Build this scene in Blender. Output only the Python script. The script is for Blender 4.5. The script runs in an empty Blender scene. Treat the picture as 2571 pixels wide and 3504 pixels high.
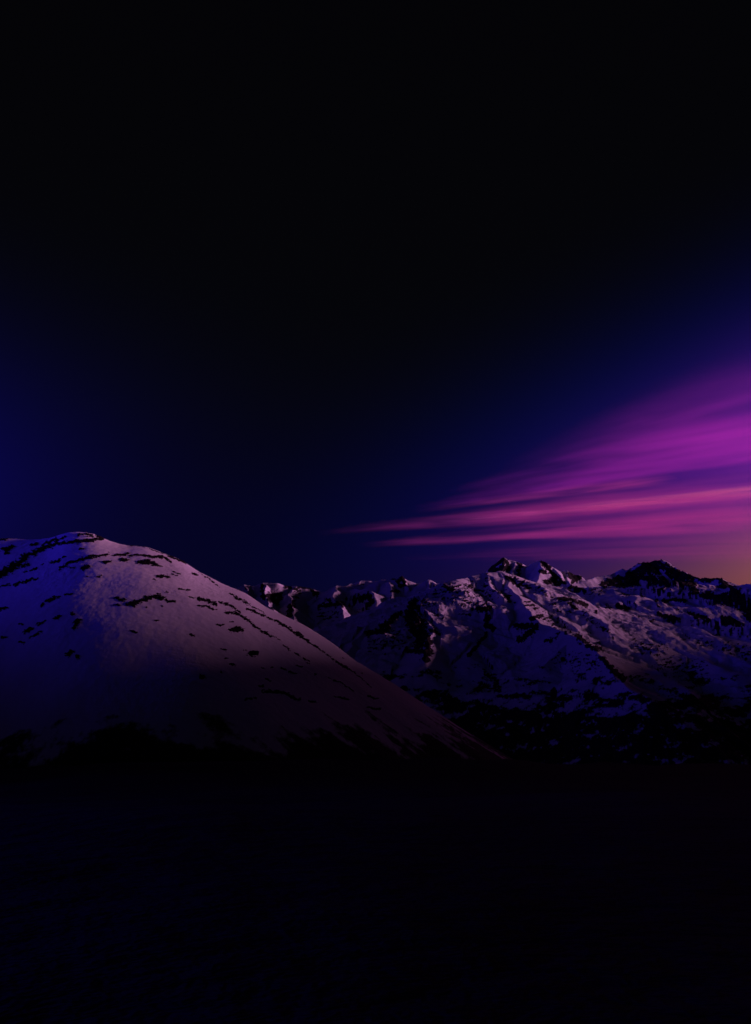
import bpy, math, random
import numpy as np
from mathutils import Vector

scene = bpy.context.scene
COL = scene.collection
R = math.radians

# ------------------------------------------------------------------ camera, sky, sun, exposure
W, H = 751.0, 1024.0
F = 1032.0                      # focal length in picture widths of one pixel
PITCH = math.atan(138.0 / F)    # horizon sits 138 px under the centre
cam_d = bpy.data.cameras.new('camera')
cam = bpy.data.objects.new('camera', cam_d)
COL.objects.link(cam)
cam.location = (0, 0, 0)
cam.rotation_euler = (math.pi / 2 + PITCH, 0, 0)
cam_d.sensor_fit = 'VERTICAL'
cam_d.sensor_height = 24.0
cam_d.lens = 24.0 * F / H
cam_d.clip_start = 0.5
cam_d.clip_end = 400000.0
scene.camera = cam

SUN_AZ, SUN_EL, SUN_SIZE = 77.0, 5.6, 12.0     # azimuth clockwise from the view direction
SUN_STRENGTH = 4.8
SUN_COLOR = (1.0, 0.37, 0.82)
sun_d = bpy.data.lights.new('sun', 'SUN')
sun_d.energy = SUN_STRENGTH
sun_d.color = SUN_COLOR
sun_d.angle = R(SUN_SIZE)
sun = bpy.data.objects.new('sun', sun_d)
COL.objects.link(sun)
to_sun = Vector((math.sin(R(SUN_AZ)) * math.cos(R(SUN_EL)), math.cos(R(SUN_AZ)) * math.cos(R(SUN_EL)), math.sin(R(SUN_EL))))
sun.rotation_euler = to_sun.to_track_quat('Z', 'Y').to_euler()

vs = scene.view_settings
vs.view_transform = 'Standard'
vs.look = 'None'
vs.exposure = 0.0
vs.gamma = 1.0
vs.use_curve_mapping = False
scene.render.engine = 'CYCLES'
cy = scene.cycles
cy.use_denoising = True
cy.max_bounces = 5
cy.diffuse_bounces = 3
cy.volume_bounces = 3
cy.transparent_max_bounces = 8

world = bpy.data.worlds.new('World')
scene.world = world
world.use_nodes = True
wn, wl = world.node_tree.nodes, world.node_tree.links
wn.clear()
w_out = wn.new('ShaderNodeOutputWorld')
w_bg = wn.new('ShaderNodeBackground')
wl.new(w_bg.outputs[0], w_out.inputs[0])


def m(op, a, b=None, c=None):
    n = wn.new('ShaderNodeMath')
    n.operation = op
    for i, v in enumerate((a, b, c)):
        if v is None:
            continue
        if isinstance(v, (int, float)):
            n.inputs[i].default_value = v
        else:
            wl.new(v, n.inputs[i])
    return n.outputs[0]


tc = wn.new('ShaderNodeTexCoord')
sep = wn.new('ShaderNodeSeparateXYZ')
wl.new(tc.outputs['Generated'], sep.inputs[0])
AZ = m('ARCTAN2', sep.outputs[0], sep.outputs[1])                      # 0 ahead, + to the right
EL = m('MULTIPLY', m('ARCSINE', sep.outputs[2]), 180 / math.pi)        # degrees


def lobe(az, saz, el, up, dn, tilt):
    """a soft glow of the sky round one direction (degrees); its middle climbs by tilt per degree of azimuth"""
    ca = m('COSINE', m('SUBTRACT', AZ, R(az)))
    ga = m('EXPONENT', m('DIVIDE', m('SUBTRACT', ca, 1.0), R(saz) ** 2))
    mid = m('ADD', m('MULTIPLY', m('SUBTRACT', m('MULTIPLY', AZ, 180 / math.pi), az), tilt), el)
    d = m('SUBTRACT', EL, mid)
    q = m('ADD', m('DIVIDE', m('MAXIMUM', d, 0.0), up), m('DIVIDE', m('MINIMUM', d, 0.0), dn))
    ge = m('EXPONENT', m('MULTIPLY', m('MULTIPLY', q, q), -1.0))
    return m('MULTIPLY', ga, ge)


SKY = [  # azimuth, its width, elevation, widths up and down, tilt, radiance
    (-60, 15.3, 8.7, 6.7, 5.0, 0.0, (0.003, 0.008, 0.52)),       # blue dusk glow growing to the left
    (-95, 20, 6.5, 7.5, 9.0, 0.0, (0.55, 0.22, 13.0)),        # stronger glow added out of view to light the snow blue
    (38, 16.2, 13.3, 6.1, 4.8, 0.216, (0.0, 0.012, 0.383)),      # violet-blue fringe on the right
    (38, 11.1, 14.0, 4.4, 7.2, 0.279, (0.298, 0.007, 0.0)),      # magenta veil on the right
    (40.2, 11.0, 6.8, 3.0, 4.0, 0.164, (0.78, 0.287, 0.107)),    # last warm light low on the right
    (0, 300, 14, 16, 4, 0.0, (0.0002, 0.0004, 0.0007)),
]
total = None
for az, saz, el, su, sd, tilt, col in SKY:
    v = lobe(az, saz, el, su, sd, tilt)
    vm = wn.new('ShaderNodeVectorMath')
    vm.operation = 'SCALE'
    vm.inputs[0].default_value = col
    wl.new(v, vm.inputs['Scale'])
    if total is None:
        total = vm.outputs[0]
    else:
        ad = wn.new('ShaderNodeVectorMath')
        ad.operation = 'ADD'
        wl.new(total, ad.inputs[0])
        wl.new(vm.outputs[0], ad.inputs[1])
        total = ad.outputs[0]
ad = wn.new('ShaderNodeVectorMath')
ad.operation = 'ADD'
wl.new(total, ad.inputs[0])
ad.inputs[1].default_value = (0.0011, 0.0010, 0.0017)           # night sky overhead
wl.new(ad.outputs[0], w_bg.inputs['Color'])
w_bg.inputs['Strength'].default_value = 1.0

# ------------------------------------------------------------------ surveying: view angles to places
ZONES = {  # origin and scale of the enlargements the outlines were measured in
    'A': (820, 1960, 4.347), 'B': (1100, 1950, 3.7545), 'C': (1480, 1880, 3.7545),
    'D': (1860, 1880, 4.347), 'E': (2150, 1900, 3.924), 'G': (1700, 2100, 1.8967),
    'L': (0, 1750, 1.8356), 'K': (700, 1850, 1.8356),
}
SX, SY = W / 2571.0, H / 3504.0


def px(zone, X, Y):
    x0, y0, s = ZONES[zone]
    return ((x0 + X / s) * SX, (y0 + Y / s) * SY)


def az_el(u, v):
    """azimuth (radians, + right) and rise per metre of horizontal range"""
    xc = (np.asarray(u, float) - W / 2) / F
    yc = (H / 2 - np.asarray(v, float)) / F
    dy = math.cos(PITCH) - yc * math.sin(PITCH)
    dz = math.sin(PITCH) + yc * math.cos(PITCH)
    return np.arctan2(xc, dy), dz / np.hypot(xc, dy)


def project(x, y, z):
    f = y * math.cos(PITCH) + z * math.sin(PITCH)
    up = -y * math.sin(PITCH) + z * math.cos(PITCH)
    f = np.maximum(f, 1e-3)
    return W / 2 + F * x / f, H / 2 - F * up / f


def place(u, v, rng):
    a, e = az_el(u, v)
    return np.array([math.sin(a) * rng, math.cos(a) * rng, e * rng])


# ------------------------------------------------------------------ noise
def _hash(ix, iy, seed):
    h = (ix.astype(np.int64) * 374761393 + iy.astype(np.int64) * 668265263 + seed * 974634777) & 0xFFFFFFFF
    h = ((h ^ (h >> 13)) * 1274126177) & 0xFFFFFFFF
    return (h ^ (h >> 16)) & 0xFFFFFFFF


def perlin(x, y, seed=0):
    x0, y0 = np.floor(x), np.floor(y)
    fx, fy = x - x0, y - y0
    ux, uy = fx * fx * fx * (fx * (fx * 6 - 15) + 10), fy * fy * fy * (fy * (fy * 6 - 15) + 10)

    def g(i, j):
        a = _hash(x0 + i, y0 + j, seed) * (2 * math.pi / 4294967296.0)
        return np.cos(a) * (fx - i) + np.sin(a) * (fy - j)
    n0 = g(0, 0) * (1 - ux) + g(1, 0) * ux
    n1 = g(0, 1) * (1 - ux) + g(1, 1) * ux
    return (n0 * (1 - uy) + n1 * uy) * 1.45


def fbm(x, y, octaves=4, seed=0, gain=0.5):
    s, a, f = 0.0, 1.0, 1.0
    for o in range(octaves):
        s = s + a * perlin(x * f + 17.3 * o, y * f - 9.1 * o, seed + o)
        a *= gain
        f *= 2.03
    return s


def ridged(x, y, octaves=4, seed=0, gain=0.5):
    s, a, f = 0.0, 1.0, 1.0
    for o in range(octaves):
        s = s + a * (1 - 2 * np.abs(perlin(x * f + 7.7 * o, y * f + 3.1 * o, seed + o)))
        a *= gain
        f *= 2.07
    return s


def sstep(a, b, x):
    t = np.clip((x - a) / (b - a), 0, 1)
    return t * t * (3 - 2 * t)


# ------------------------------------------------------------------ mesh helpers
def grid_mesh(name, X, Y, Z, mat, rock=None, smooth=True, keep=None, parent=None):
    n, k = X.shape
    idx = np.arange(n * k).reshape(n, k)
    q = np.stack([idx[:-1, :-1], idx[1:, :-1], idx[1:, 1:], idx[:-1, 1:]], -1).reshape(-1, 4)
    co = np.stack([X, Y, Z], -1).reshape(-1, 3)
    att = None if rock is None else rock.reshape(-1)
    if keep is not None:
        q = q[keep.reshape(-1)]
        used, inv = np.unique(q, return_inverse=True)
        q = inv.reshape(-1, 4)
        co = co[used]
        att = None if att is None else att[used]
    me = bpy.data.meshes.new(name)
    me.vertices.add(len(co))
    me.vertices.foreach_set('co', co.astype(np.float32).ravel())
    me.loops.add(q.size)
    me.loops.foreach_set('vertex_index', q.astype(np.int32).ravel())
    me.polygons.add(len(q))
    me.polygons.foreach_set('loop_start', np.arange(0, q.size, 4, dtype=np.int32))
    me.polygons.foreach_set('loop_total', np.full(len(q), 4, np.int32))
    me.polygons.foreach_set('use_smooth', np.full(len(q), smooth, bool))
    if att is not None:
        at = me.attributes.new('rock', 'FLOAT', 'POINT')
        at.data.foreach_set('value', att.astype(np.float32))
    me.update(calc_edges=True)
    me.validate()
    me.materials.append(mat)
    o = bpy.data.objects.new(name, me)
    COL.objects.link(o)
    if parent is not None:
        o.parent = parent
    return o


def structure(o, label=None):
    o['kind'] = 'structure'
    if label:
        o['label'] = label
    return o


# ------------------------------------------------------------------ materials
def new_mat(name):
    ma = bpy.data.materials.new(name)
    ma.use_nodes = True
    nt = ma.node_tree
    nt.nodes.clear()
    out = nt.nodes.new('ShaderNodeOutputMaterial')
    return ma, nt, out


def noise_node(nt, coord, scale, detail=5, rough=0.55, stretch=None):
    t = nt.nodes.new('ShaderNodeTexNoise')
    t.inputs['Scale'].default_value = scale
    t.inputs['Detail'].default_value = detail
    t.inputs['Roughness'].default_value = rough
    if stretch:
        mp = nt.nodes.new('ShaderNodeMapping')
        mp.inputs['Rotation'].default_value = stretch[1]
        mp.inputs['Scale'].default_value = stretch[0]
        nt.links.new(coord, mp.inputs[0])
        coord = mp.outputs[0]
    nt.links.new(coord, t.inputs['Vector'])
    return t.outputs['Fac']


def mat_math(nt, op, a, b=None):
    n = nt.nodes.new('ShaderNodeMath')
    n.operation = op
    for i, v in enumerate((a, b)):
        if v is None:
            continue
        if isinstance(v, (int, float)):
            n.inputs[i].default_value = v
        else:
            nt.links.new(v, n.inputs[i])
    return n.outputs[0]


def mountain_material(name, unit, snow=(0.78, 0.79, 0.83), rock=(0.018, 0.017, 0.018), bump=0.4):
    """snow lying between bare dark rock; unit = metres of the finest patches"""
    ma, nt, out = new_mat(name)
    geo = nt.nodes.new('ShaderNodeNewGeometry')
    pos = geo.outputs['Position']
    at = nt.nodes.new('ShaderNodeAttribute')
    at.attribute_name = 'rock'
    n1 = noise_node(nt, pos, 1.0 / unit, 6, 0.62)
    f = mat_math(nt, 'ADD', at.outputs['Fac'], mat_math(nt, 'MULTIPLY', mat_math(nt, 'SUBTRACT', n1, 0.5), 0.55))
    mr = nt.nodes.new('ShaderNodeMapRange')
    mr.interpolation_type = 'SMOOTHSTEP'
    mr.inputs['From Min'].default_value = 0.44
    mr.inputs['From Max'].default_value = 0.56
    nt.links.new(f, mr.inputs['Value'])
    n2 = noise_node(nt, pos, 1.0 / (unit * 3), 4, 0.6)
    cr = nt.nodes.new('ShaderNodeMix')
    cr.data_type = 'RGBA'
    cr.inputs['A'].default_value = tuple(c * 0.6 for c in rock) + (1,)
    cr.inputs['B'].default_value = tuple(c * 1.6 for c in rock) + (1,)
    nt.links.new(n2, cr.inputs['Factor'])
    cs = nt.nodes.new('ShaderNodeMix')
    cs.data_type = 'RGBA'
    cs.inputs['A'].default_value = tuple(c * 0.93 for c in snow) + (1,)
    cs.inputs['B'].default_value = snow + (1,)
    nt.links.new(n1, cs.inputs['Factor'])
    mx = nt.nodes.new('ShaderNodeMix')
    mx.data_type = 'RGBA'
    nt.links.new(mr.outputs[0], mx.inputs['Factor'])
    nt.links.new(cs.outputs['Result'], mx.inputs['A'])
    nt.links.new(cr.outputs['Result'], mx.inputs['B'])
    b = nt.nodes.new('ShaderNodeBump')
    b.inputs['Strength'].default_value = bump
    b.inputs['Distance'].default_value = unit * 0.5
    nt.links.new(n1, b.inputs['Height'])
    bs = nt.nodes.new('ShaderNodeBsdfPrincipled')
    bs.inputs['Roughness'].default_value = 0.9
    bs.inputs['Specular IOR Level'].default_value = 0.08
    nt.links.new(mx.outputs['Result'], bs.inputs['Base Color'])
    nt.links.new(b.outputs[0], bs.inputs['Normal'])
    nt.links.new(bs.outputs[0], out.inputs[0])
    return ma


def snow_material():
    ma, nt, out = new_mat('wind_packed_snow')
    geo = nt.nodes.new('ShaderNodeNewGeometry')
    pos = geo.outputs['Position']
    big = noise_node(nt, pos, 1 / 140.0, 3, 0.5)
    rip = noise_node(nt, pos, 1 / 7.0, 4, 0.6, ((1.0, 0.28, 1.0), (0, 0, R(35))))
    rip2 = noise_node(nt, pos, 1 / 9.0, 4, 0.6, ((0.3, 1.0, 1.0), (0, 0, R(-20))))
    fine = mat_math(nt, 'ADD', rip, rip2)
    where = nt.nodes.new('ShaderNodeMapRange')           # ripples gather in some areas
    where.inputs['From Min'].default_value = 0.45
    where.inputs['From Max'].default_value = 0.7
    nt.links.new(big, where.inputs['Value'])
    hgt = mat_math(nt, 'MULTIPLY', fine, mat_math(nt, 'ADD', where.outputs[0], 0.18))
    b = nt.nodes.new('ShaderNodeBump')
    b.inputs['Strength'].default_value = 0.6
    b.inputs['Distance'].default_value = 2.2
    nt.links.new(hgt, b.inputs['Height'])
    cs = nt.nodes.new('ShaderNodeMix')
    cs.data_type = 'RGBA'
    cs.inputs['A'].default_value = (0.71, 0.72, 0.77, 1)
    cs.inputs['B'].default_value = (0.80, 0.81, 0.84, 1)
    nt.links.new(fine, cs.inputs['Factor'])
    bs = nt.nodes.new('ShaderNodeBsdfPrincipled')
    bs.inputs['Roughness'].default_value = 0.85
    bs.inputs['Specular IOR Level'].default_value = 0.1
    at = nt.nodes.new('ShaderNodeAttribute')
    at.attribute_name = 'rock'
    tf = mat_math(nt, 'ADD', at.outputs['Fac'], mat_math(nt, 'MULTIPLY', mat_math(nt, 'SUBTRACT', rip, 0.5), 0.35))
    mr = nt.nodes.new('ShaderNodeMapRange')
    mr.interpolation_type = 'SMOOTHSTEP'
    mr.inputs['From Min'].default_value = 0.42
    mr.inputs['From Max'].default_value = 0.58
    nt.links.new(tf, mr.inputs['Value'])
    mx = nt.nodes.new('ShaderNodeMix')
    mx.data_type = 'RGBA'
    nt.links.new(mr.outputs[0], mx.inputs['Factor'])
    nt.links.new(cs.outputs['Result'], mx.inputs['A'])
    mx.inputs['B'].default_value = (0.020, 0.019, 0.016, 1)  # dark tone for the hill foot, shade put into the colour
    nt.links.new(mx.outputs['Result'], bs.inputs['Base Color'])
    nt.links.new(b.outputs[0], bs.inputs['Normal'])
    nt.links.new(bs.outputs[0], out.inputs[0])
    return ma


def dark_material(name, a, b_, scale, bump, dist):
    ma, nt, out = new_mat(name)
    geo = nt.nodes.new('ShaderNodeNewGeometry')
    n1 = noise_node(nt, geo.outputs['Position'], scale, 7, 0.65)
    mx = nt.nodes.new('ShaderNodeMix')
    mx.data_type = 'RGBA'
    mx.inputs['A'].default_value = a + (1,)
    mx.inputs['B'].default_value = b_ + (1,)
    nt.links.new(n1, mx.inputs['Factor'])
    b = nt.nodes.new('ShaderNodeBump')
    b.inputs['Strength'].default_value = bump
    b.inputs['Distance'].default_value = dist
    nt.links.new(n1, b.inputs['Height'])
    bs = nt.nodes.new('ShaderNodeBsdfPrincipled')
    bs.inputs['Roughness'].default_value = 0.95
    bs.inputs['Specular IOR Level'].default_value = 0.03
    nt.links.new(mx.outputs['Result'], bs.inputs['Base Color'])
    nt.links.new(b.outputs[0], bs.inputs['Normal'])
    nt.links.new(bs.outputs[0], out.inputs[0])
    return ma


M_SNOW = snow_material()
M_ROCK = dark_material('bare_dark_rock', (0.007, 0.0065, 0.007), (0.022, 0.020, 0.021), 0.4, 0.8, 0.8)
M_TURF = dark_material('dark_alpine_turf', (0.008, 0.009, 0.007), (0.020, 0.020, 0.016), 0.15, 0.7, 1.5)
M_SHADE_RIDGE = dark_material('shade_ridge_rock', (0.010, 0.010, 0.010), (0.035, 0.033, 0.033), 1 / 60.0, 0.8, 20.0)  # for the added ridges, dark so they bounce no pink light
M_NEAR = mountain_material('snow_and_rock', 26.0)
M_FAR = mountain_material('snow_and_rock_distant', 40.0)

# ------------------------------------------------------------------ the valley the photographer stands in
rr = np.concatenate([np.linspace(0.5, 60, 40), np.geomspace(62, 60000, 170)])
aa = np.linspace(-math.pi, math.pi, 361)
AA, RR = np.meshgrid(aa, rr, indexing='ij')
X, Y = np.sin(AA) * RR, np.cos(AA) * RR
near = np.where(RR < 1000, -0.108 * RR, -0.108 * 1000 - 0.42 * (RR - 1000))
Z = np.maximum(near, -1000)
right = sstep(R(26), R(75), AA) * (1 - sstep(R(150), R(178), AA))  # hillside added out of view to keep low sun off the ground
back = sstep(R(98), R(135), np.abs(AA))  # rise added behind the camera to block the blue glow
Z = Z + right * np.minimum(RR, 2600) * 0.40 + back * (1 - right) * np.minimum(RR, 7000) * 0.30 - 1.7
Z = Z + fbm(X / 60, Y / 60, 4, 3) * np.clip(RR / 60, 0, 1) * 1.6 + fbm(X / 210, Y / 210, 3, 4) * np.clip(RR / 500 - 0.4, 0, 1) * 9 + fbm(X / 900, Y / 900, 4, 5) * np.clip((RR - 1200) / 3000, 0, 1) * 60
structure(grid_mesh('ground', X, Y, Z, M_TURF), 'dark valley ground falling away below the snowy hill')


# ------------------------------------------------------------------ ridges and roofs
def crest(zone_pts):
    """list of (zone, X, Y, km) -> surveyed points"""
    return np.array([place(*px(zz, X, Y), km * 1000.0) for zz, X, Y, km in zone_pts])


def roofs(X, Y, ridges):
    """highest of the roofs hung from every ridge line; also the distance to the winning crest"""
    Z = np.full(X.shape, -1e9)
    Dm = np.full(X.shape, 1e9)
    for pts, kf, kb in ridges:
        for A, B in zip(pts[:-1], pts[1:]):
            ab = B[:2] - A[:2]
            L2 = max(ab @ ab, 1e-6)
            t = np.clip(((X - A[0]) * ab[0] + (Y - A[1]) * ab[1]) / L2, 0, 1)
            cx, cy_ = A[0] + t * ab[0], A[1] + t * ab[1]
            dx, dy = X - cx, Y - cy_
            d = np.hypot(dx, dy)
            hh = A[2] + t * (B[2] - A[2])
            front = (dx * cx + dy * cy_) < 0
            k = np.where(front, kf, kb)
            z = hh - k * d * (1 - 0.12 * np.clip(d / 2500, 0, 1))
            win = z > Z
            Z = np.where(win, z, Z)
            Dm = np.where(win, d, Dm)
    return Z, Dm


def capsules(U, V, caps):
    """how far inside the measured patches a picture position lies (1 = well inside)"""
    out = np.zeros(U.shape)
    for zone, pts, w in caps:
        s = ZONES[zone][2]
        wp = w / s * SX
        P = [np.array(px(zone, a, b)) for a, b in pts]
        if len(P) == 1:
            P = [P[0], P[0] + np.array([0.01, 0])]
        P0 = np.min(P, 0) - 2 * wp - 2
        P1 = np.max(P, 0) + 2 * wp + 2
        sel = (U > P0[0]) & (U < P1[0]) & (V > P0[1]) & (V < P1[1])
        if not sel.any():
            continue
        u, v = U[sel], V[sel]
        best = np.full(u.shape, 1e9)
        for A, B in zip(P[:-1], P[1:]):
            ab = B - A
            t = np.clip(((u - A[0]) * ab[0] + (v - A[1]) * ab[1]) / max(ab @ ab, 1e-9), 0, 1)
            best = np.minimum(best, np.hypot(u - A[0] - t * ab[0], v - A[1] - t * ab[1]))
        val = np.clip(1.0 - 0.5 * best / wp, 0, 1)      # 1 on the line, .5 at the edge
        out[sel] = np.maximum(out[sel], val)
    return out


def mountain(name, label, mat, u0, u1, r0, r1, na, nr, ridges, rocks, snows, specks,
             rough, scale, seed, base=-1100.0, rock_bias=0.0):
    a0, _ = az_el(u0, 640)
    a1, _ = az_el(u1, 640)
    aa = np.linspace(a0, a1, na)
    rr = np.linspace(r0, r1, nr)
    A_, R_ = np.meshgrid(aa, rr, indexing='ij')
    X, Y = np.sin(A_) * R_, np.cos(A_) * R_
    wx = fbm(X / scale, Y / scale, 4, seed) * scale * 0.10
    wy = fbm(X / scale, Y / scale, 4, seed + 31) * scale * 0.10
    Z, D = roofs(X + wx, Y + wy, ridges)
    off = np.clip(D / (scale * 0.9), 0, 1)
    Z = Z + ridged(X / scale, Y / scale, 5, seed + 7, 0.43) * rough * 0.60 * (0.05 + 0.95 * off) - rough * 0.2 * off
    Z = Z + fbm(X / (scale * 0.12), Y / (scale * 0.12), 3, seed + 11, 0.6) * rough * 0.055 * (0.3 + off)
    Z = np.maximum(Z, base)
    U, V = project(X, Y, Z)
    # bare rock: measured patches, steep ground, and broken ground
    gy = np.gradient(Z, axis=1) / np.gradient(R_, axis=1)
    gx = np.gradient(Z, axis=0) / (np.gradient(A_, axis=0) * R_)
    steep = np.hypot(gx, gy)
    br = fbm(U / 5.0, V / 3.2, 4, seed + 50, 0.65)
    br3 = fbm((U - V * 0.7) / 7.0, (V + U * 0.25) / 2.2, 4, seed + 55, 0.6)
    br2 = fbm(U / 2.4, V / 1.7, 3, seed + 60, 0.6)
    rock = 0.24 + 0.22 * sstep(0.9, 1.6, steep) + rock_bias + 0.12 * br
    low = np.clip((-0.012 - Z / R_) / 0.045, -0.5, 1.3)   # lower slopes darkened as rock, patch by patch, standing in for shade
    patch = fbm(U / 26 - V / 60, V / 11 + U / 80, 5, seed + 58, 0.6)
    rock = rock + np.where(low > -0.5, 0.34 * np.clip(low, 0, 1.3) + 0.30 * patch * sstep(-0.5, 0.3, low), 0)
    cr_ = capsules(U, V, rocks)
    rock = np.maximum(rock, np.where(cr_ > 0, cr_ * 0.92 + 0.30 * br + 0.16 * br2, 0))
    sp = capsules(U, V, specks)
    rock = np.maximum(rock, np.where(sp > 0, 0.24 + 0.24 * sp + (0.30 * br3 + 0.16 * br2) * sstep(0.1, 0.5, sp), 0))
    sn = capsules(U, V, snows)
    rock = np.where(sn > 0, np.minimum(rock, 0.95 - 1.1 * sn + 0.22 * br2), rock)
    rock = np.clip(rock, 0, 1)
    # bare rock stands proud and jagged
    jag = ridged(X / (scale * 0.09), Y / (scale * 0.09), 3, seed + 80, 0.6)
    Z = Z + sstep(0.42, 0.7, rock) * jag * rough * 0.07
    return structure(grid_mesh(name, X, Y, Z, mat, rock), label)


Z_ = lambda z, pts: [(z,) + p for p in pts]

# --- left-hand far range
far_left = [
    (crest([('A', -120, 330, 11.0), ('A', 40, 215, 11.0), ('A', 95, 180, 11.0), ('A', 200, 205, 11.2), ('A', 300, 187, 11.2), ('A', 350, 155, 11.0), ('A', 520, 157, 11.0),
            ('A', 620, 195, 11.1), ('A', 700, 207, 11.1), ('A', 810, 205, 11.0), ('A', 940, 218, 11.0), ('A', 1050, 242, 11.0), ('A', 1165, 268, 11.0),
            ('A', 1225, 287, 11.0), ('A', 1380, 272, 10.9), ('A', 1440, 186, 10.8), ('A', 1580, 195, 10.8), ('B', 380, 180, 10.9), ('B', 470, 188, 10.9),
            ('B', 530, 140, 11.0), ('B', 590, 140, 11.0), ('B', 640, 156, 11.0), ('B', 720, 140, 10.9), ('B', 770, 126, 10.8), ('B', 850, 130, 10.8),
            ('B', 950, 112, 10.8), ('B', 1020, 84, 10.8), ('B', 1100, 140, 10.8), ('B', 1150, 188, 10.8), ('B', 1270, 170, 10.7), ('B', 1380, 125, 10.6),
            ('B', 1430, 150, 10.6), ('B', 1500, 180, 10.5), ('B', 1570, 182, 10.5), ('B', 1720, 330, 10.4)]), 0.62, 0.8),
    (crest([('A', 95, 185, 11.0), ('A', 90, 260, 10.8), ('A', 120, 420, 10.4)]), 0.6, 0.6),
    (crest([('A', 360, 165, 11.0), ('A', 395, 300, 10.6), ('A', 430, 430, 10.2), ('A', 560, 580, 9.8)]), 0.75, 0.7),
    (crest([('A', 810, 210, 11.0), ('A', 800, 380, 10.4), ('A', 835, 520, 10.0), ('A', 830, 720, 9.6)]), 0.75, 0.7),
    (crest([('A', 1440, 190, 10.8), ('A', 1400, 300, 10.4), ('A', 1420, 430, 10.1), ('A', 1490, 560, 9.8), ('A', 1560, 820, 9.3)]), 0.7, 0.7),
    (crest([('B', 430, 240, 10.7), ('B', 560, 265, 10.4), ('B', 640, 310, 10.2), ('B', 700, 430, 10.0), ('B', 730, 560, 9.8)]), 0.9, 0.4),
    (crest([('B', 850, 150, 10.7), ('B', 870, 300, 10.3), ('B', 870, 390, 10.1)]), 0.7, 0.6),
    (crest([('B', 1020, 90, 10.8), ('B', 1100, 240, 10.5)]), 0.9, 0.7),
    (crest([('B', 1400, 130, 10.6), ('B', 1420, 280, 10.3)]), 0.6, 0.6),
]
rock_far_left = [
    ('A', [(335, 200), (350, 380)], 34), ('A', [(430, 340), (600, 335), (560, 430), (450, 400)], 48), ('A', [(680, 212), (760, 218)], 20),
    ('A', [(780, 480), (740, 640)], 50), ('A', [(1080, 265), (1150, 330)], 42), ('A', [(1200, 495), (1440, 475)], 42),
    ('A', [(1330, 420), (1300, 400)], 34), ('A', [(1450, 600)], 26), ('A', [(1560, 780), (1650, 880)], 40), ('A', [(900, 220), (1050, 246)], 14),
    ('B', [(430, 395), (520, 370), (600, 330), (650, 410), (590, 450)], 42), ('B', [(580, 525), (690, 535)], 20),
    ('B', [(980, 150), (1035, 110), (1085, 190), (1010, 210)], 30), ('B', [(900, 285), (1000, 278)], 18), ('B', [(890, 350)], 18),
    ('B', [(1450, 220)], 22), ('B', [(540, 190)], 12), ('B', [(200, 420), (280, 470)], 20), ('B', [(300, 690), (400, 810)], 30), ('B', [(540, 710)], 24),
    ('B', [(860, 120), (950, 118)], 10),
]
speck_far_left = [('A', [(850, 230), (870, 330), (830, 430)], 60), ('A', [(440, 380), (500, 480)], 50), ('A', [(1450, 450), (1540, 500)], 50), ('A', [(100, 200), (100, 270)], 30),
                  ('B', [(880, 720), (1000, 800), (700, 900)], 110), ('B', [(100, 600), (200, 560)], 60), ('A', [(1200, 620), (1300, 640)], 60)]
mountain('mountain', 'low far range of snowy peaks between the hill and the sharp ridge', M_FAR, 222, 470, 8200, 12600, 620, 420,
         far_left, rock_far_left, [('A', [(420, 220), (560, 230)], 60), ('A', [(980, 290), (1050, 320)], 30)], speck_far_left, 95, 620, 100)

# --- pair of far dark peaks
twin = [
    (crest([('C', 560, 420, 12.4), ('C', 700, 282, 12.2), ('C', 800, 205, 12.1), ('C', 905, 112, 12.0), ('C', 935, 104, 12.0), ('C', 965, 130, 12.0), ('C', 1060, 152, 12.0), ('C', 1085, 160, 12.0),
            ('C', 1160, 192, 12.1), ('C', 1200, 218, 12.1), ('C', 1280, 175, 12.0), ('C', 1378, 142, 12.0), ('C', 1450, 166, 12.0), ('C', 1530, 222, 12.0), ('C', 1600, 262, 12.1),
            ('D', 215, 318, 12.2), ('D', 300, 312, 12.2), ('D', 380, 312, 12.1), ('D', 430, 340, 12.1), ('D', 490, 388, 12.1), ('D', 522, 376, 12.1), ('D', 560, 430, 12.1),
            ('D', 600, 485, 12.1), ('D', 800, 600, 12.1)]), 0.95, 1.0),
    (crest([('C', 935, 108, 12.0), ('C', 940, 220, 11.75), ('C', 900, 330, 11.5)]), 1.1, 1.0),
    (crest([('C', 1065, 160, 12.0), ('C', 1050, 230, 11.8), ('C', 1060, 330, 11.6)]), 1.2, 0.9),
    (crest([('C', 1378, 150, 12.0), ('C', 1420, 240, 11.8), ('C', 1380, 350, 11.6), ('C', 1340, 420, 11.4)]), 0.9, 0.8),
    (crest([('C', 1560, 240, 12.0), ('C', 1640, 350, 11.7)]), 1.0, 0.8),
    (crest([('D', 390, 320, 12.1), ('D', 350, 430, 11.8), ('D', 400, 500, 11.6)]), 1.1, 0.9),
]
rock_twin = [
    ('C', [(730, 262), (830, 195), (905, 125), (940, 130), (900, 240), (800, 270)], 40), ('C', [(960, 190), (980, 260), (900, 280)], 34),
    ('C', [(1120, 200), (1160, 250), (1110, 310)], 46), ('C', [(1400, 155), (1470, 200), (1560, 260), (1640, 350), (1540, 390)], 38),
    ('C', [(1380, 280), (1460, 300)], 26), ('C', [(1450, 410), (1650, 430)], 30),
    ('D', [(-40, 230), (90, 300), (200, 400), (290, 470), (200, 530)], 44), ('D', [(390, 370), (430, 400), (540, 420), (450, 470)], 44), ('D', [(430, 340), (500, 400)], 26),
]
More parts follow.
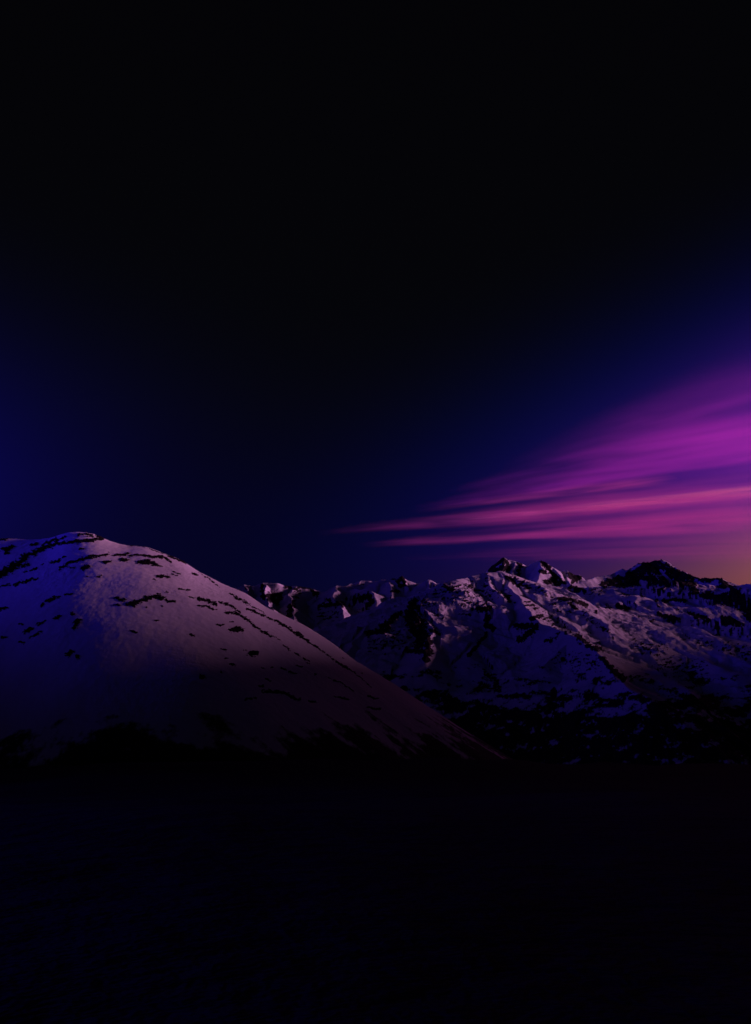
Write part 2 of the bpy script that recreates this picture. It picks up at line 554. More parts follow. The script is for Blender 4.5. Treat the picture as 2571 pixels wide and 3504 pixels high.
mountain('mountain', 'two far sharp dark peaks with a white gully between them', M_FAR, 470, 600, 10600, 13200, 360, 360,
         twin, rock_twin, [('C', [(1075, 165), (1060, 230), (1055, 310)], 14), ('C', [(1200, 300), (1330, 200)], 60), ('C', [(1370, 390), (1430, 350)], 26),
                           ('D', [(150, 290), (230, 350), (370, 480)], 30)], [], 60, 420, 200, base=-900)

# --- broad dark mountain on the right
broad = [
    (crest([('D', 100, 620, 8.1), ('D', 250, 580, 8.2), ('D', 420, 552, 8.4), ('D', 590, 472, 8.6), ('D', 750, 425, 8.8), ('D', 1000, 382, 9.0), ('D', 1120, 335, 9.1), ('D', 1165, 292, 9.1), ('D', 1195, 292, 9.1),
            ('D', 1235, 312, 9.1), ('D', 1350, 272, 9.2), ('D', 1420, 212, 9.2), ('D', 1490, 205, 9.2), ('E', 210, 108, 9.3), ('E', 330, 86, 9.3), ('E', 385, 65, 9.3),
            ('E', 470, 94, 9.3), ('E', 540, 150, 9.3), ('E', 640, 190, 9.2), ('E', 720, 216, 9.2), ('E', 800, 236, 9.1), ('E', 825, 226, 9.1), ('E', 850, 246, 9.1),
            ('E', 950, 290, 9.0), ('E', 1050, 318, 9.0), ('E', 1090, 311, 8.9), ('E', 1200, 314, 8.9), ('E', 1262, 320, 8.8), ('E', 1300, 370, 8.8), ('E', 1380, 420, 8.7),
            ('E', 1500, 515, 8.5), ('E', 1652, 640, 8.3), ('E', 1900, 830, 8.0), ('E', 2200, 1000, 7.7)]), 0.85, 0.8),
    # lip of the snow shelf under the rock wall
    (crest([('D', 560, 620, 8.15), ('D', 830, 565, 8.1), ('D', 1010, 600, 8.0), ('E', 0, 560, 8.0), ('E', 250, 580, 8.0), ('E', 480, 575, 7.95), ('E', 560, 520, 8.0)]), 0.34, 0.04),
    (crest([('E', 590, 510, 8.3), ('E', 440, 600, 7.95), ('E', 510, 700, 7.75), ('E', 690, 820, 7.5), ('E', 830, 930, 7.3)]), 0.55, 0.5),
    (crest([('E', 850, 250, 9.1), ('E', 800, 500, 8.5), ('E', 780, 660, 8.1), ('E', 880, 780, 7.8), ('E', 1000, 900, 7.5)]), 0.6, 0.5),
    (crest([('E', 1262, 325, 8.8), ('E', 1230, 520, 8.4), ('E', 1190, 700, 8.0), ('E', 1240, 830, 7.7), ('E', 1230, 1000, 7.4)]), 0.6, 0.5),
    (crest([('E', 1500, 515, 8.5), ('E', 1380, 700, 8.0), ('E', 1460, 830, 7.7), ('E', 1600, 960, 7.4)]), 0.6, 0.5),
    (crest([('D', 1080, 770, 7.8), ('D', 1180, 820, 7.6), ('D', 1290, 910, 7.4)]), 0.6, 0.3),
    (crest([('D', 780, 880, 7.3), ('D', 1050, 960, 7.1), ('D', 1400, 1010, 7.0), ('E', 200, 900, 7.0), ('E', 520, 960, 6.9), ('E', 900, 1060, 6.8), ('E', 1300, 1130, 6.7), ('E', 1652, 1180, 6.6), ('E', 2100, 1260, 6.5)]), 0.30, 0.12),
]
rock_broad = [
    ('D', [(620, 640), (560, 600), (400, 570)], 34), ('D', [(950, 500), (1150, 440), (1400, 500), (1100, 530)], 56), ('D', [(1180, 300)], 16), ('D', [(1260, 370), (1450, 300)], 46),
    ('D', [(880, 530), (900, 560)], 36), ('E', [(110, 160), (300, 130), (400, 95), (480, 160)], 60), ('E', [(60, 260), (300, 200), (450, 200)], 85), ('E', [(30, 360), (260, 330), (500, 360)], 80),
    ('E', [(560, 200), (720, 270), (850, 300)], 75), ('E', [(640, 330), (850, 400), (900, 470)], 70), ('E', [(520, 250), (640, 330)], 50), ('E', [(950, 320), (1080, 350)], 30), ('E', [(1220, 360), (1230, 420), (1330, 420)], 38),
    ('E', [(1000, 540), (1300, 540), (1450, 640), (1620, 780)], 56), ('E', [(1180, 640), (1350, 600)], 50), ('E', [(550, 540)], 34), ('E', [(450, 620), (600, 600), (700, 600), (780, 640)], 28), ('E', [(390, 620), (440, 700)], 30),
    ('E', [(420, 800), (560, 840), (700, 870), (820, 925)], 36), ('E', [(820, 770), (900, 820), (1050, 850), (1130, 920), (1210, 990)], 36), ('E', [(1040, 920)], 40),
    ('E', [(1270, 850), (1400, 860), (1520, 930)], 40), ('E', [(950, 305), (1100, 330), (1250, 340), (1330, 400), (1500, 530)], 38), ('E', [(1380, 480), (1500, 580), (1620, 690), (1645, 800)], 85), ('D', [(1110, 830), (1180, 870), (1250, 900)], 40), ('D', [(1180, 660), (1280, 680)], 20), ('D', [(1440, 680), (1520, 700)], 16),
    ('E', [(1500, 560), (1640, 660)], 50), ('E', [(270, 465), (470, 462)], 14), ('E', [(1560, 700), (1640, 860)], 40),
]
speck_broad = [('E', [(700, 480), (900, 520)], 60), ('E', [(600, 420), (650, 520)], 50), ('D', [(760, 890), (960, 900)], 50), ('D', [(1080, 1080), (1300, 1060), (1520, 1080)], 70),
               ('E', [(60, 900), (300, 880)], 60), ('E', [(1400, 980), (1640, 1090)], 60), ('E', [(700, 1080), (820, 1110)], 40), ('E', [(600, 1350), (1000, 1350)], 70), ('E', [(1300, 1240), (1640, 1340)], 90), ('E', [(940, 1150), (1100, 1200)], 50),
               ('D', [(700, 640), (900, 620)], 50)]
snow_broad = [('D', [(620, 470), (800, 432), (1000, 405), (1160, 345), (1300, 300), (1440, 232)], 14), ('E', [(1000, 460), (1120, 420), (1180, 370)], 34), ('E', [(1180, 500), (1340, 470)], 22),
              ('E', [(440, 210), (500, 280), (560, 340)], 16), ('E', [(180, 370), (230, 380)], 26), ('D', [(1020, 600), (1300, 640), (1640, 660)], 34), ('E', [(600, 530), (720, 565)], 14),
              ('E', [(420, 640), (520, 720), (660, 800), (800, 870)], 22), ('E', [(830, 690), (1000, 720), (1180, 780)], 56), ('E', [(1340, 780), (1440, 840), (1540, 900)], 14), ('E', [(1430, 620), (1530, 640)], 12)]
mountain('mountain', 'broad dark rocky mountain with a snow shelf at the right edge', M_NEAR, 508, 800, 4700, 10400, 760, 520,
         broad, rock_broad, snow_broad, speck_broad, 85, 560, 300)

# --- sharp snowy ridge in the middle
sharp = [
    (crest([('B', 1225, 385, 6.2), ('B', 1350, 335, 6.3), ('B', 1500, 265, 6.4), ('C', 230, 425, 6.5), ('C', 270, 390, 6.5), ('C', 350, 378, 6.6), ('C', 480, 352, 6.7), ('C', 520, 340, 6.7),
            ('C', 650, 312, 6.8), ('C', 690, 299, 6.8), ('C', 770, 299, 6.85), ('C', 850, 279, 6.9), ('C', 930, 315, 7.0), ('C', 1000, 318, 7.0), ('C', 1100, 350, 7.1),
            ('C', 1200, 412, 7.1), ('C', 1280, 460, 7.2), ('C', 1430, 520, 7.25), ('C', 1500, 590, 7.3), ('C', 1600, 640, 7.3), ('D', 240, 730, 7.3), ('D', 420, 790, 7.25), ('D', 640, 860, 7.2),
            ('D', 850, 1010, 7.0), ('D', 1050, 1090, 6.9), ('D', 1300, 1200, 6.7), ('D', 1652, 1370, 6.4), ('E', 800, 1300, 6.0), ('E', 1300, 1500, 5.6)]), 0.42, 0.6),
    (crest([('C', 850, 282, 6.9), ('C', 940, 400, 6.65), ('C', 1080, 560, 6.35), ('C', 1150, 630, 6.2), ('C', 1210, 750, 6.0), ('C', 1290, 840, 5.8), ('C', 1400, 950, 5.6), ('D', 220, 1170, 5.5),
            ('D', 400, 1250, 5.3), ('D', 650, 1390, 5.1), ('D', 880, 1500, 4.9), ('G', 740, 330, 4.6), ('G', 830, 430, 4.4), ('G', 1000, 560, 4.1)]), 0.62, 0.5),
    (crest([('B', 1222, 388, 6.2), ('B', 1050, 480, 6.15), ('B', 850, 620, 6.0), ('B', 620, 740, 5.8), ('B', 450, 900, 5.6), ('B', 300, 1150, 5.3)]), 0.75, 0.7),
    (crest([('B', 1222, 392, 6.2), ('B', 1255, 550, 5.95), ('B', 1345, 680, 5.75), ('B', 1400, 800, 5.55), ('B', 1370, 960, 5.3), ('B', 1340, 1180, 5.0)]), 0.7, 0.6),
    (crest([('C', 500, 360, 6.68), ('C', 560, 600, 6.3), ('C', 700, 790, 6.0), ('C', 690, 1000, 5.75), ('C', 590, 1200, 5.5), ('C', 470, 1380, 5.2)]), 0.55, 0.5),
    (crest([('C', 690, 302, 6.8), ('C', 740, 460, 6.5), ('C', 900, 620, 6.2)]), 0.6, 0.5),
    (crest([('G', 300, 330, 4.9), ('G', 420, 230, 5.1), ('G', 520, 170, 5.25)]), 0.5, 0.5),
]
rock_sharp = [
    ('B', [(1185, 440), (1130, 560), (1220, 640), (1290, 760)], 70), ('B', [(1120, 620), (1200, 820), (1330, 860), (1240, 980)], 70), ('B', [(1000, 560), (860, 680), (780, 720)], 44),
    ('B', [(900, 640), (830, 780), (600, 820)], 40), ('B', [(1080, 1050), (1330, 1050)], 34), ('B', [(1320, 800), (1385, 940), (1375, 1050), (1340, 1150)], 62), ('B', [(1400, 770), (1530, 830)], 20), ('B', [(1240, 460), (1260, 560)], 20),
    ('C', [(600, 770), (740, 760)], 36), ('C', [(710, 860), (690, 980), (780, 1010)], 42), ('C', [(950, 610), (1000, 670)], 26), ('C', [(1270, 890), (1400, 860)], 32),
    ('C', [(1090, 980), (1330, 1000), (1240, 1080), (1130, 1160)], 48), ('C', [(690, 1090), (570, 1250), (470, 1370)], 26), ('C', [(1060, 690)], 16), ('C', [(1460, 1180), (1540, 1180)], 24),
    ('C', [(960, 360), (1050, 430)], 30), ('C', [(1110, 470), (1150, 440)], 22), ('C', [(160, 480), (260, 520)], 30),
    ('D', [(240, 740), (400, 740), (520, 790), (640, 840)], 34), ('D', [(390, 810), (500, 890)], 26), ('D', [(500, 1300), (640, 1390)], 30), ('D', [(640, 1440), (760, 1470), (880, 1500)], 34),
    ('D', [(1040, 1330)], 18), ('D', [(790, 930)], 26), ('D', [(700, 1250)], 14), ('D', [(900, 1205)], 22), ('D', [(1490, 1465)], 16),
    ('G', [(680, 290), (760, 380), (830, 430)], 20), ('G', [(430, 300)], 16), ('G', [(1000, 260)], 10), ('G', [(760, 160)], 9),
]
speck_sharp = [('B', [(1280, 380), (1400, 480), (1500, 570)], 80), ('B', [(1290, 560), (1420, 740)], 60), ('C', [(60, 560), (300, 520), (520, 480), (720, 590)], 90), ('C', [(250, 660), (480, 700), (720, 720)], 80),
               ('C', [(380, 830), (480, 840)], 40), ('C', [(700, 320), (680, 480)], 40), ('C', [(780, 540), (960, 580)], 50), ('C', [(1040, 360), (1250, 480)], 60), ('C', [(1290, 490), (1480, 600)], 60),
               ('C', [(1220, 690), (1390, 790)], 50), ('C', [(1450, 890), (1650, 960)], 60), ('C', [(1560, 720), (1650, 800)], 50), ('D', [(150, 850), (380, 960)], 50), ('D', [(600, 960), (780, 1110), (860, 1130)], 50),
               ('D', [(260, 1150), (420, 1250)], 60), ('D', [(100, 1030), (260, 1120)], 40), ('D', [(560, 1350), (780, 1420)], 60), ('D', [(880, 1180), (960, 1220)], 40), ('D', [(200, 1280), (100, 1350)], 50),
               ('B', [(880, 800), (1000, 900), (700, 1000)], 110), ('G', [(420, 300), (560, 320), (640, 330)], 50), ('G', [(900, 210), (1060, 230)], 40), ('G', [(1100, 340), (1300, 360)], 60)]
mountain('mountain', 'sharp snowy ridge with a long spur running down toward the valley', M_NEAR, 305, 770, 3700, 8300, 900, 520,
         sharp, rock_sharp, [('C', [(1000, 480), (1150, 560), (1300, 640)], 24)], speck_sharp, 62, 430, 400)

# small pale summit beyond the right edge
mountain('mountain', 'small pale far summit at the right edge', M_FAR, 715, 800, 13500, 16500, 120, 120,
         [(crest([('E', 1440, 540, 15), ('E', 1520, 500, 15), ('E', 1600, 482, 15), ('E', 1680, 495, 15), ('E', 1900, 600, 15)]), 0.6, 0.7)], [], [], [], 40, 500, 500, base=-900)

# ------------------------------------------------------------------ thin high clouds lit by the low sun
def cloud(label, p0, p1, km0, km1, w0, w1, density, colour, seed, deep=4.0):
    """a long streak of ice cloud: straight core from p0 to p1 (1652-wide picture positions), half heights w0, w1 there"""
    A = Vector(place(p0[0] * W / 1652, p0[1] * W / 1652, km0 * 1000))
    B = Vector(place(p1[0] * W / 1652, p1[1] * W / 1652, km1 * 1000))
    h0, h1 = w0 * W / 1652 / F * km0 * 1000, w1 * W / 1652 / F * km1 * 1000
    ex = (B - A).normalized()
    ey = Vector((0, 0, 1)).cross(ex).normalized()
    ez = ex.cross(ey)
    L = (B - A).length
    n, k = 40, 20
    vs_, fs = [], []
    for i in range(n + 1):
        t = i / n
        hh = h0 + (h1 - h0) * t
        hh *= min(1.0, (t / 0.06) ** 0.5 if t < 0.06 else 1.0) * min(1.0, ((1 - t) / 0.05) ** 0.5 if t > 0.95 else 1.0)
        hh = max(hh, 5.0)
        for j in range(k):
            a = 2 * math.pi * j / k
            vs_.append((t * L, math.cos(a) * hh * deep, math.sin(a) * hh))
    for i in range(n):
        for j in range(k):
            fs.append((i * k + j, i * k + (j + 1) % k, (i + 1) * k + (j + 1) % k, (i + 1) * k + j))
    fs.append(tuple(range(k))[::-1])
    fs.append(tuple(n * k + j for j in range(k)))
    me = bpy.data.meshes.new('cloud')
    me.from_pydata(vs_, [], fs)
    ma, nt, out = new_mat('ice_cloud')
    tcn = nt.nodes.new('ShaderNodeTexCoord')
    sp = nt.nodes.new('ShaderNodeSeparateXYZ')
    nt.links.new(tcn.outputs['Object'], sp.inputs[0])
    mm = lambda op, a_, b_=None: mat_math(nt, op, a_, b_)
    t = mm('DIVIDE', sp.outputs[0], L)
    hh = mm('ADD', mm('MULTIPLY', t, h1 - h0), h0)
    qy = mm('DIVIDE', sp.outputs[1], mm('MULTIPLY', hh, deep))
    qz = mm('DIVIDE', sp.outputs[2], hh)
    q = mm('ADD', mm('MULTIPLY', qy, qy), mm('MULTIPLY', qz, qz))
    body = mm('MAXIMUM', mm('SUBTRACT', 1.0, q), 0.0)
    body = mm('MULTIPLY', mm('MULTIPLY', body, body), body)
    ends = mm('MULTIPLY', mm('POWER', mm('MINIMUM', mm('MULTIPLY', t, 1.6), 1.0), 1.8), mm('MINIMUM', mm('MULTIPLY', mm('SUBTRACT', 1.0, t), 8.0), 1.0))
    mp = nt.nodes.new('ShaderNodeMapping')
    hm = 0.5 * (h0 + h1)
    mp.inputs['Scale'].default_value = (1 / (hm * 22), 1 / (hm * 5), 1 / (hm * 0.42))
    mp.inputs['Location'].default_value = (seed * 3.7, seed * 1.3, seed * 2.1)
    nt.links.new(tcn.outputs['Object'], mp.inputs[0])
    nz = nt.nodes.new('ShaderNodeTexNoise')
    nz.inputs['Scale'].default_value = 1.0
    nz.inputs['Detail'].default_value = 4
    nz.inputs['Roughness'].default_value = 0.55
    nz.inputs['Distortion'].default_value = 0.35
    nt.links.new(mp.outputs[0], nz.inputs['Vector'])
    wisps = nt.nodes.new('ShaderNodeMapRange')
    wisps.interpolation_type = 'SMOOTHSTEP'
    wisps.inputs['From Min'].default_value = 0.37
    wisps.inputs['From Max'].default_value = 0.76
    wisps.inputs['To Min'].default_value = 0.04
    nt.links.new(nz.outputs['Fac'], wisps.inputs['Value'])
    dens = mm('MULTIPLY', mm('MULTIPLY', body, ends), mm('MULTIPLY', wisps.outputs[0], density / (hm * deep)))
    vol = nt.nodes.new('ShaderNodeVolumePrincipled')
    vol.inputs['Absorption Color'].default_value = (0, 0, 0, 1)
    vol.inputs['Color'].default_value = colour + (1,)
    vol.inputs['Anisotropy'].default_value = 0.4
    nt.links.new(dens, vol.inputs['Density'])
    nt.links.new(vol.outputs[0], out.inputs['Volume'])
    ma.cycles.volume_step_rate = 0.12
    me.materials.append(ma)
    o = bpy.data.objects.new('cloud', me)
    COL.objects.link(o)
    o.matrix_world = __import__('mathutils').Matrix(((ex.x, ey.x, ez.x, A.x), (ex.y, ey.y, ez.y, A.y), (ex.z, ey.z, ez.z, A.z), (0, 0, 0, 1)))
    o['kind'] = 'thing'
    o['label'] = label
    o['category'] = 'cloud'
    o['group'] = 'streaks of cloud in the sunset sky'
    return o


PINK = (1.0, 0.22, 0.50)
RED = (1.0, 0.50, 0.55)
MAGENTA = (1.0, 0.14, 0.85)
cloud('long rosy streak of cloud holding a bright red core above the dark mountains', (680, 1176), (1900, 1058), 55, 24, 8, 58, 0.95, PINK, 1)
cloud('narrow brightest red core inside the long rosy streak of cloud', (960, 1149), (1800, 1066), 50, 25, 5, 20, 1.3, RED, 6)
cloud('dull rosy streak of cloud, lowest of the streaks above the far peaks', (780, 1200), (1900, 1122), 58, 26, 8, 50, 0.85, PINK, 2)
cloud('wide dim purple veil of cloud resting low above the far peaks', (850, 1230), (1900, 1188), 60, 30, 8, 60, 0.2, PINK, 11)
cloud('short thin faint streak of cloud above the left end of the bright streak', (900, 1127), (1480, 1050), 50, 36, 6, 18, 1.0, PINK, 3)
cloud('lower magenta streak of the fan of cloud, next above the bright streak', (900, 1122), (1900, 946), 52, 24, 8, 58, 0.68, MAGENTA, 4)
cloud('middle magenta streak of the fan of cloud, running to the right edge', (980, 1084), (1900, 892), 52, 24, 8, 76, 0.52, MAGENTA, 7)
cloud('uppermost faint purple streak of the fan of cloud at the right edge', (1100, 1030), (1900, 800), 52, 24, 8, 90, 0.26, MAGENTA, 9)

# ------------------------------------------------------------------ ridges added outside the picture to shade the valley
def side_ridge(name, label, az, pts, k, mat, seed, half, n_r=220, n_t=90):
    """an added ridge, out of view, that cuts off low light; runs outward from beside the camera; pts = (range, crest height)"""
    rs = np.geomspace(pts[0][0], pts[-1][0], n_r)
    hs = np.interp(np.log(rs), np.log([p[0] for p in pts]), [p[1] / p[0] for p in pts]) * rs
    tt = np.linspace(-1, 1, n_t)
    RS, TT = np.meshgrid(rs, tt, indexing='ij')
    a = R(az) + TT * R(half)
    X, Y = np.sin(a) * RS, np.cos(a) * RS
    d = np.abs(np.sin(TT * R(half))) * RS
    HS = np.repeat(hs[:, None], n_t, 1)
    Z = HS - k * (np.sqrt(d * d + (0.03 * RS) ** 2) - 0.03 * RS)
    Z = Z + fbm(np.log(RS) * 9, TT * 3, 4, seed) * 0.010 * RS
    rock = 0.3 + 0.25 * fbm(np.log(RS) * 14, TT * 6, 4, seed + 9)
    return structure(grid_mesh(name, X, Y, Z, mat, rock), label)


side_ridge('added_shade_ridge', 'added unseen ridge on the right, shading the valley from the sun', 47, [(180, 24), (500, 75), (1500, 230), (2000, 340), (2640, 400), (2950, 405), (4500, 600), (8000, 850), (14000, 1480), (26000, 2500)], 0.75, M_SHADE_RIDGE, 700, 22)
side_ridge('added_shade_ridge', 'added unseen ridge on the left, shading the valley from the blue glow', -50, [(150, 24), (400, 70), (700, 130), (1000, 175), (1300, 180), (1800, 185), (2500, 290), (4500, 1050), (8000, 2200), (14000, 3700), (26000, 6800)], 1.05, M_SHADE_RIDGE, 720, 24)

# ------------------------------------------------------------------ the snowy hill on the left
SIL = [px('L', *p) for p in [(-700, 260), (-400, 205), (-200, 185), (0, 170), (60, 172), (180, 176), (250, 175), (330, 163), (380, 145), (430, 132), (480, 128), (540, 132), (590, 142), (620, 155),
       (660, 172), (700, 188), (750, 203), (800, 213), (850, 215), (910, 221), (950, 232), (1000, 250), (1050, 270), (1100, 288), (1150, 312), (1200, 345), (1250, 378),
       (1300, 403), (1350, 428), (1400, 455), (1450, 475), (1500, 495), (1540, 512)]]
SIL += [px('K', *p) for p in [(300, 358), (380, 414), (460, 452), (540, 490), (610, 522), (700, 575), (800, 640), (870, 692), (930, 742), (1000, 785), (1100, 845), (1200, 905), (1300, 972),
        (1400, 1038), (1500, 1102), (1600, 1168), (1750, 1260), (1900, 1350), (2100, 1470), (2300, 1600)]]
_a, _e = az_el([p[0] for p in SIL], [p[1] for p in SIL])
HILL_D = 1500.0
HILL_A, HILL_B = 0.74, 340.0


_af = np.linspace(_a[0], _a[-1], 1600)
_ef = np.interp(_af, _a, _e)
_kw = np.exp(-0.5 * (np.arange(-420, 421) / 135.0) ** 2)
_es = np.convolve(np.pad(_ef, 420, mode='reflect', reflect_type='odd'), _kw / _kw.sum(), mode='valid')
_km = np.exp(-0.5 * (np.arange(-40, 41) / 10.0) ** 2)
_em = np.convolve(np.pad(_ef, 40, mode='reflect', reflect_type='odd'), _km / _km.sum(), mode='valid')


def hill_d(A_):
    return HILL_D + 640 * 0.085 * np.log1p(np.exp(-(A_ + 0.11) / 0.085)) + 40 * np.sin(A_ * 9.0)


def hill_z(A_, R_):
    sd = np.abs(hill_d(A_) - R_)
    k1, k2 = np.exp(-(sd / 35.0) ** 2), np.exp(-(sd / 170.0) ** 2)
    em, es = np.interp(A_, _af, _em), np.interp(A_, _af, _es)
    e = es + (em - es) * k2 + (np.interp(A_, _a, _e) - em) * k1
    D = hill_d(A_)
    s = D - R_
    g = HILL_A * (np.sqrt(s * s + HILL_B ** 2) - HILL_B)
    X, Y = np.sin(A_) * R_, np.cos(A_) * R_
    w = np.clip(np.abs(s) / 160, 0, 1)
    und = fbm(X / 260, Y / 260, 3, 41) * 6 * w + fbm(X / 70, Y / 70, 3, 43) * 0.7 * w
    tiny = fbm(X / 9, Y / 9, 3, 45, 0.6) * 0.25
    return e * R_ - g + und + tiny


a0 = float(az_el(-190, 640)[0])
a1 = float(az_el(640, 700)[0])
aa = np.linspace(a0, a1, 860)
rr = np.concatenate([np.linspace(560, 1100, 190), np.linspace(1102, 1760, 440), np.linspace(1768, 2800, 80)])
A_, R_ = np.meshgrid(aa, rr, indexing='ij')
hz = hill_z(A_, R_)
hx, hy = np.sin(A_) * R_, np.cos(A_) * R_
foot = np.clip((-0.050 - hz / R_) / 0.05, -0.4, 1.5)          # ragged dark foot painted into the snow in place of shade
foot_shade = 0.5 * foot + 0.20 + (0.26 * fbm(hx / 70, hy / 34, 5, 71, 0.6)) * sstep(-0.4, 0.2, foot)
foot_shade = np.where((R_ > 1650) | (foot <= -0.4), 0, np.clip(foot_shade, 0, 1))
hill = structure(grid_mesh('snowy_hill', hx, hy, hz, M_SNOW, foot_shade), 'rounded snow covered hill with thin dark rock bands on the left')

# rocks breaking through the snow: one object for each outcrop
OUT = [
    ('L', [(-60, 440), (0, 398), (60, 362), (110, 328), (160, 288)], 17), ('L', [(150, 285), (205, 262), (240, 243), (290, 222), (360, 206)], 12), ('L', [(350, 200), (440, 195), (520, 188), (590, 181), (645, 170)], 9),
    ('L', [(10, 243), (45, 238), (80, 222)], 11), ('L', [(28, 268), (60, 258)], 7), ('L', [(185, 217), (232, 200)], 8), ('L', [(270, 207), (330, 182), (360, 170)], 7), ('L', [(345, 195), (420, 152)], 5),
    ('L', [(480, 148), (545, 140), (600, 150)], 4), ('L', [(545, 158), (590, 156)], 3), ('L', [(610, 152), (655, 168)], 7), ('L', [(-20, 178), (20, 174), (50, 173)], 5),
    ('L', [(375, 362), (430, 326), (510, 300), (590, 285), (690, 267)], 7), ('L', [(715, 278), (760, 272), (812, 268)], 6), ('L', [(815, 280), (900, 278), (960, 285)], 6), ('L', [(940, 280), (1030, 292), (1075, 316)], 7),
    ('L', [(800, 214), (860, 215), (910, 221)], 3), ('L', [(1040, 272), (1130, 306), (1165, 326)], 5), ('L', [(930, 230), (1040, 272)], 2.6), ('L', [(650, 318), (700, 316)], 7), ('L', [(755, 312), (800, 304)], 8), ('L', [(870, 324), (930, 318), (990, 335)], 12), ('L', [(990, 338), (1022, 344)], 4),
    ('L', [(315, 322), (382, 308)], 7), ('L', [(510, 360), (562, 342)], 10), ('L', [(138, 350), (182, 328)], 7), ('L', [(190, 378), (230, 355)], 6), ('L', [(145, 382), (170, 372)], 5), ('L', [(262, 332), (276, 328)], 4), ('L', [(390, 290), (415, 284)], 4),
    ('L', [(430, 356), (470, 350)], 4), ('L', [(495, 243), (530, 234)], 4),
    ('L', [(0, 478), (60, 456)], 6), ('L', [(80, 466), (150, 442), (238, 418)], 7), ('L', [(255, 602), (272, 578)], 5), ('L', [(285, 566), (330, 550), (375, 540)], 9), ('L', [(400, 525), (455, 516)], 5),
    ('L', [(985, 412), (1065, 408)], 8), ('L', [(1085, 376), (1135, 396)], 3), ('L', [(1080, 398), (1112, 402)], 3.5), ('L', [(612, 410), (638, 408)], 5), ('L', [(540, 406), (555, 406)], 3), ('L', [(960, 420), (985, 428)], 3),
    ('L', [(715, 550), (790, 556)], 8), ('L', [(790, 588), (850, 575), (900, 556)], 10), ('L', [(900, 556), (960, 540), (1035, 542)], 11), ('L', [(1040, 560), (1105, 570)], 8), ('L', [(918, 602), (932, 602)], 4), ('L', [(712, 594), (760, 590)], 4), ('L', [(1014, 590), (1024, 590)], 3), ('L', [(820, 592), (850, 592)], 5),
    ('L', [(1120, 490), (1160, 492)], 4), ('L', [(1170, 495), (1200, 497)], 3.5), ('L', [(1180, 535), (1232, 546)], 3), ('L', [(1035, 508), (1060, 508)], 3), ('L', [(985, 520), (1010, 518)], 3),
    ('L', [(1245, 550), (1300, 558), (1360, 582)], 9), ('L', [(1240, 590), (1300, 602), (1362, 620)], 4.5), ('L', [(1375, 565), (1440, 586), (1512, 634)], 6), ('L', [(1420, 628), (1500, 646), (1570, 690)], 7), ('K', [(280, 505), (310, 535), (400, 592), (420, 600)], 6), ('K', [(420, 594), (480, 630)], 2.6),
    ('L', [(1208, 385), (1245, 402)], 6), ('L', [(1250, 384), (1300, 412), (1350, 452), (1380, 472)], 3.4), ('L', [(1440, 512), (1510, 556), (1560, 590)], 4.5), ('K', [(270, 396), (330, 430), (372, 456)], 3.5),
    ('L', [(1365, 714), (1405, 715)], 6), ('L', [(1440, 692), (1470, 694)], 3), ('L', [(1445, 746), (1485, 738), (1525, 750)], 13), ('L', [(1412, 640), (1440, 642)], 3.5),
    ('L', [(460, 738), (480, 700), (505, 680)], 12), ('L', [(448, 646), (462, 646)], 8), ('L', [(338, 675), (378, 658)], 9), ('L', [(150, 758), (200, 738)], 11), ('L', [(230, 715), (285, 688)], 8), ('L', [(-10, 616), (45, 603)], 7), ('L', [(120, 820), (160, 826)], 6), ('L', [(5, 790), (50, 790)], 6), ('L', [(185, 795), (260, 758)], 6), ('L', [(120, 712), (145, 708)], 5),
    ('L', [(415, 905), (460, 882)], 12), ('L', [(478, 912), (498, 918)], 9), ('L', [(820, 750), (860, 758)], 5), ('L', [(970, 680), (998, 682)], 4), ('L', [(1190, 778), (1226, 778)], 5),
    ('L', [(1385, 868), (1424, 872)], 3.5), ('L', [(1530, 873), (1552, 873)], 3), ('L', [(1568, 902), (1618, 884)], 10), ('L', [(1445, 960), (1476, 963)], 7), ('L', [(1412, 922), (1435, 922)], 3.5), ('L', [(1255, 1040), (1292, 1040)], 9), ('L', [(1384, 1012), (1404, 1012)], 4),
    ('K', [(265, 428), (330, 450), (380, 474)], 7), ('K', [(372, 470), (450, 505), (530, 550)], 6), ('K', [(526, 552), (600, 596), (662, 638)], 7.5), ('K', [(655, 635), (720, 680), (800, 736)], 4.5), ('K', [(795, 732), (870, 786), (915, 812)], 6), ('K', [(910, 808), (940, 826), (1000, 880), (1064, 934)], 3.2),
    ('K', [(155, 326), (250, 378), (285, 402)], 3), ('K', [(535, 540), (548, 546)], 4), ('K', [(580, 566), (620, 600)], 4), ('K', [(497, 660), (536, 690)], 4), ('K', [(570, 705), (600, 725)], 4), ('K', [(622, 735), (660, 756)], 4), ('K', [(640, 764), (665, 774)], 3), ('K', [(578, 788), (618, 790)], 4),
    ('K', [(482, 800), (540, 826), (580, 838)], 4.5), ('K', [(358, 800), (378, 801)], 3), ('K', [(414, 798), (432, 799)], 3), ('K', [(690, 838), (705, 842)], 3), ('K', [(765, 853), (850, 890), (940, 946)], 3), ('K', [(382, 868), (416, 880)], 4), ('K', [(336, 912), (374, 916)], 4),
    ('K', [(250, 1000), (330, 984)], 5), ('K', [(360, 946), (500, 956), (560, 990), (604, 996)], 8), ('K', [(820, 980), (912, 996)], 5), ('K', [(1020, 970), (1092, 992)], 5), ('K', [(1020, 1046), (1112, 1062)], 5), ('K', [(660, 1008), (700, 1012)], 6),
    ('K', [(282, 714), (336, 706)], 12), ('K', [(985, 830), (992, 830)], 4), ('K', [(868, 735), (886, 742)], 3),
]


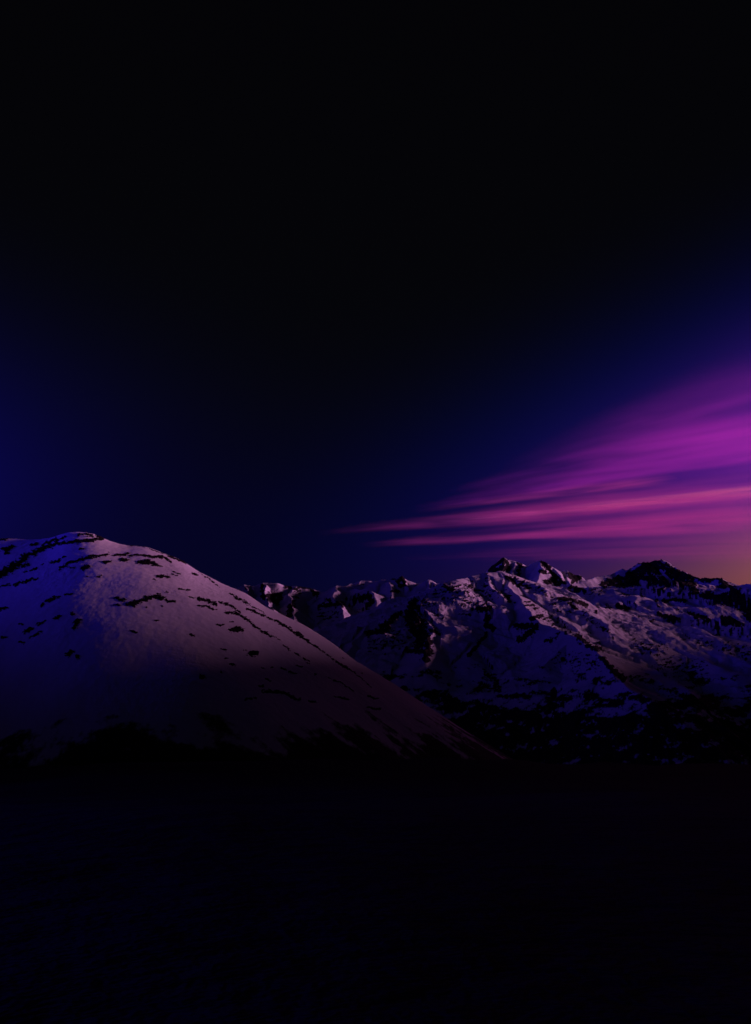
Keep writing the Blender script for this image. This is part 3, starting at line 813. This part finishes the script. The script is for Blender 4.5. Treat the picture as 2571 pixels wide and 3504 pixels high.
def outcrop(i, zone, pts, w):
    s = ZONES[zone][2]
    wp = w / s * SX * 1.15
    P = [np.array(px(zone, a, b)) for a, b in pts]
    lo = np.min(P, 0) - wp * 1.9 - 0.6
    hi = np.max(P, 0) + wp * 1.9 + 0.6
    step = 0.30
    us = np.arange(lo[0], hi[0] + step, step)
    a_s = az_el(us, np.full(us.shape, 0.5 * (lo[1] + hi[1])))[0]
    # range samples dense enough that the rows fall about a third of a pixel apart
    rg = np.linspace(560, 1760, 2900)
    am = a_s[len(a_s) // 2]
    vg = project(np.sin(am) * rg, np.cos(am) * rg, hill_z(np.full(rg.shape, am), rg))[1]
    vs_ = np.minimum.accumulate(vg)
    spread = (hi[0] - lo[0]) * 0.8 + 3 if len(P) > 1 else 3
    targets = np.arange(hi[1] + spread, lo[1] - spread, -step)
    rs = np.interp(-targets, -vs_, rg)
    rs = np.unique(np.round(rs, 2))
    A2, R2 = np.meshgrid(a_s, rs, indexing='ij')
    Zs = hill_z(A2, R2)
    X2, Y2 = np.sin(A2) * R2, np.cos(A2) * R2
    U, V = project(X2, Y2, Zs)
    wob = fbm(U / 7.0, V / 7.0, 2, 990 + i) * 1.3
    best = np.full(U.shape, 1e9)
    tb = np.zeros(U.shape)
    for j, (A, B) in enumerate(zip(P[:-1], P[1:])):
        ab = B - A
        t = np.clip(((U - A[0]) * ab[0] + (V - A[1]) * ab[1]) / max(ab @ ab, 1e-9), 0, 1)
        d = np.hypot(U - A[0] - t * ab[0], V + wob - A[1] - t * ab[1])
        tb = np.where(d < best, (j + t) / (len(P) - 1), tb)
        best = np.minimum(best, d)
    taper = 0.45 + 0.55 * np.sqrt(np.clip(4 * tb * (1 - tb), 0, 1))
    inside = wp * taper - best + wp * 0.95 * fbm(U / 3.4, V / 1.7, 3, 900 + i, 0.7) + 0.55 * fbm(U / 1.1, V / 0.6, 2, 950 + i, 0.7) - 0.08
    rise = np.clip(inside, -0.3, None)
    hgt = 0.10 + 0.9 * np.sqrt(np.clip(rise, 0, 3)) * (0.55 + 0.5 * ridged(X2 / 9, Y2 / 9, 3, 970 + i)) 
    Z2 = Zs + np.where(inside > 0, hgt, -0.5)
    ins = inside > 0
    keep = ins[:-1, :-1] | ins[1:, :-1] | ins[1:, 1:] | ins[:-1, 1:]
    if not keep.any():
        return None
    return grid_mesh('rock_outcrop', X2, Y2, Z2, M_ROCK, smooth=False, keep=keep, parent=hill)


for i, (zone, pts, w) in enumerate(OUT):
    outcrop(i, zone, pts, w)
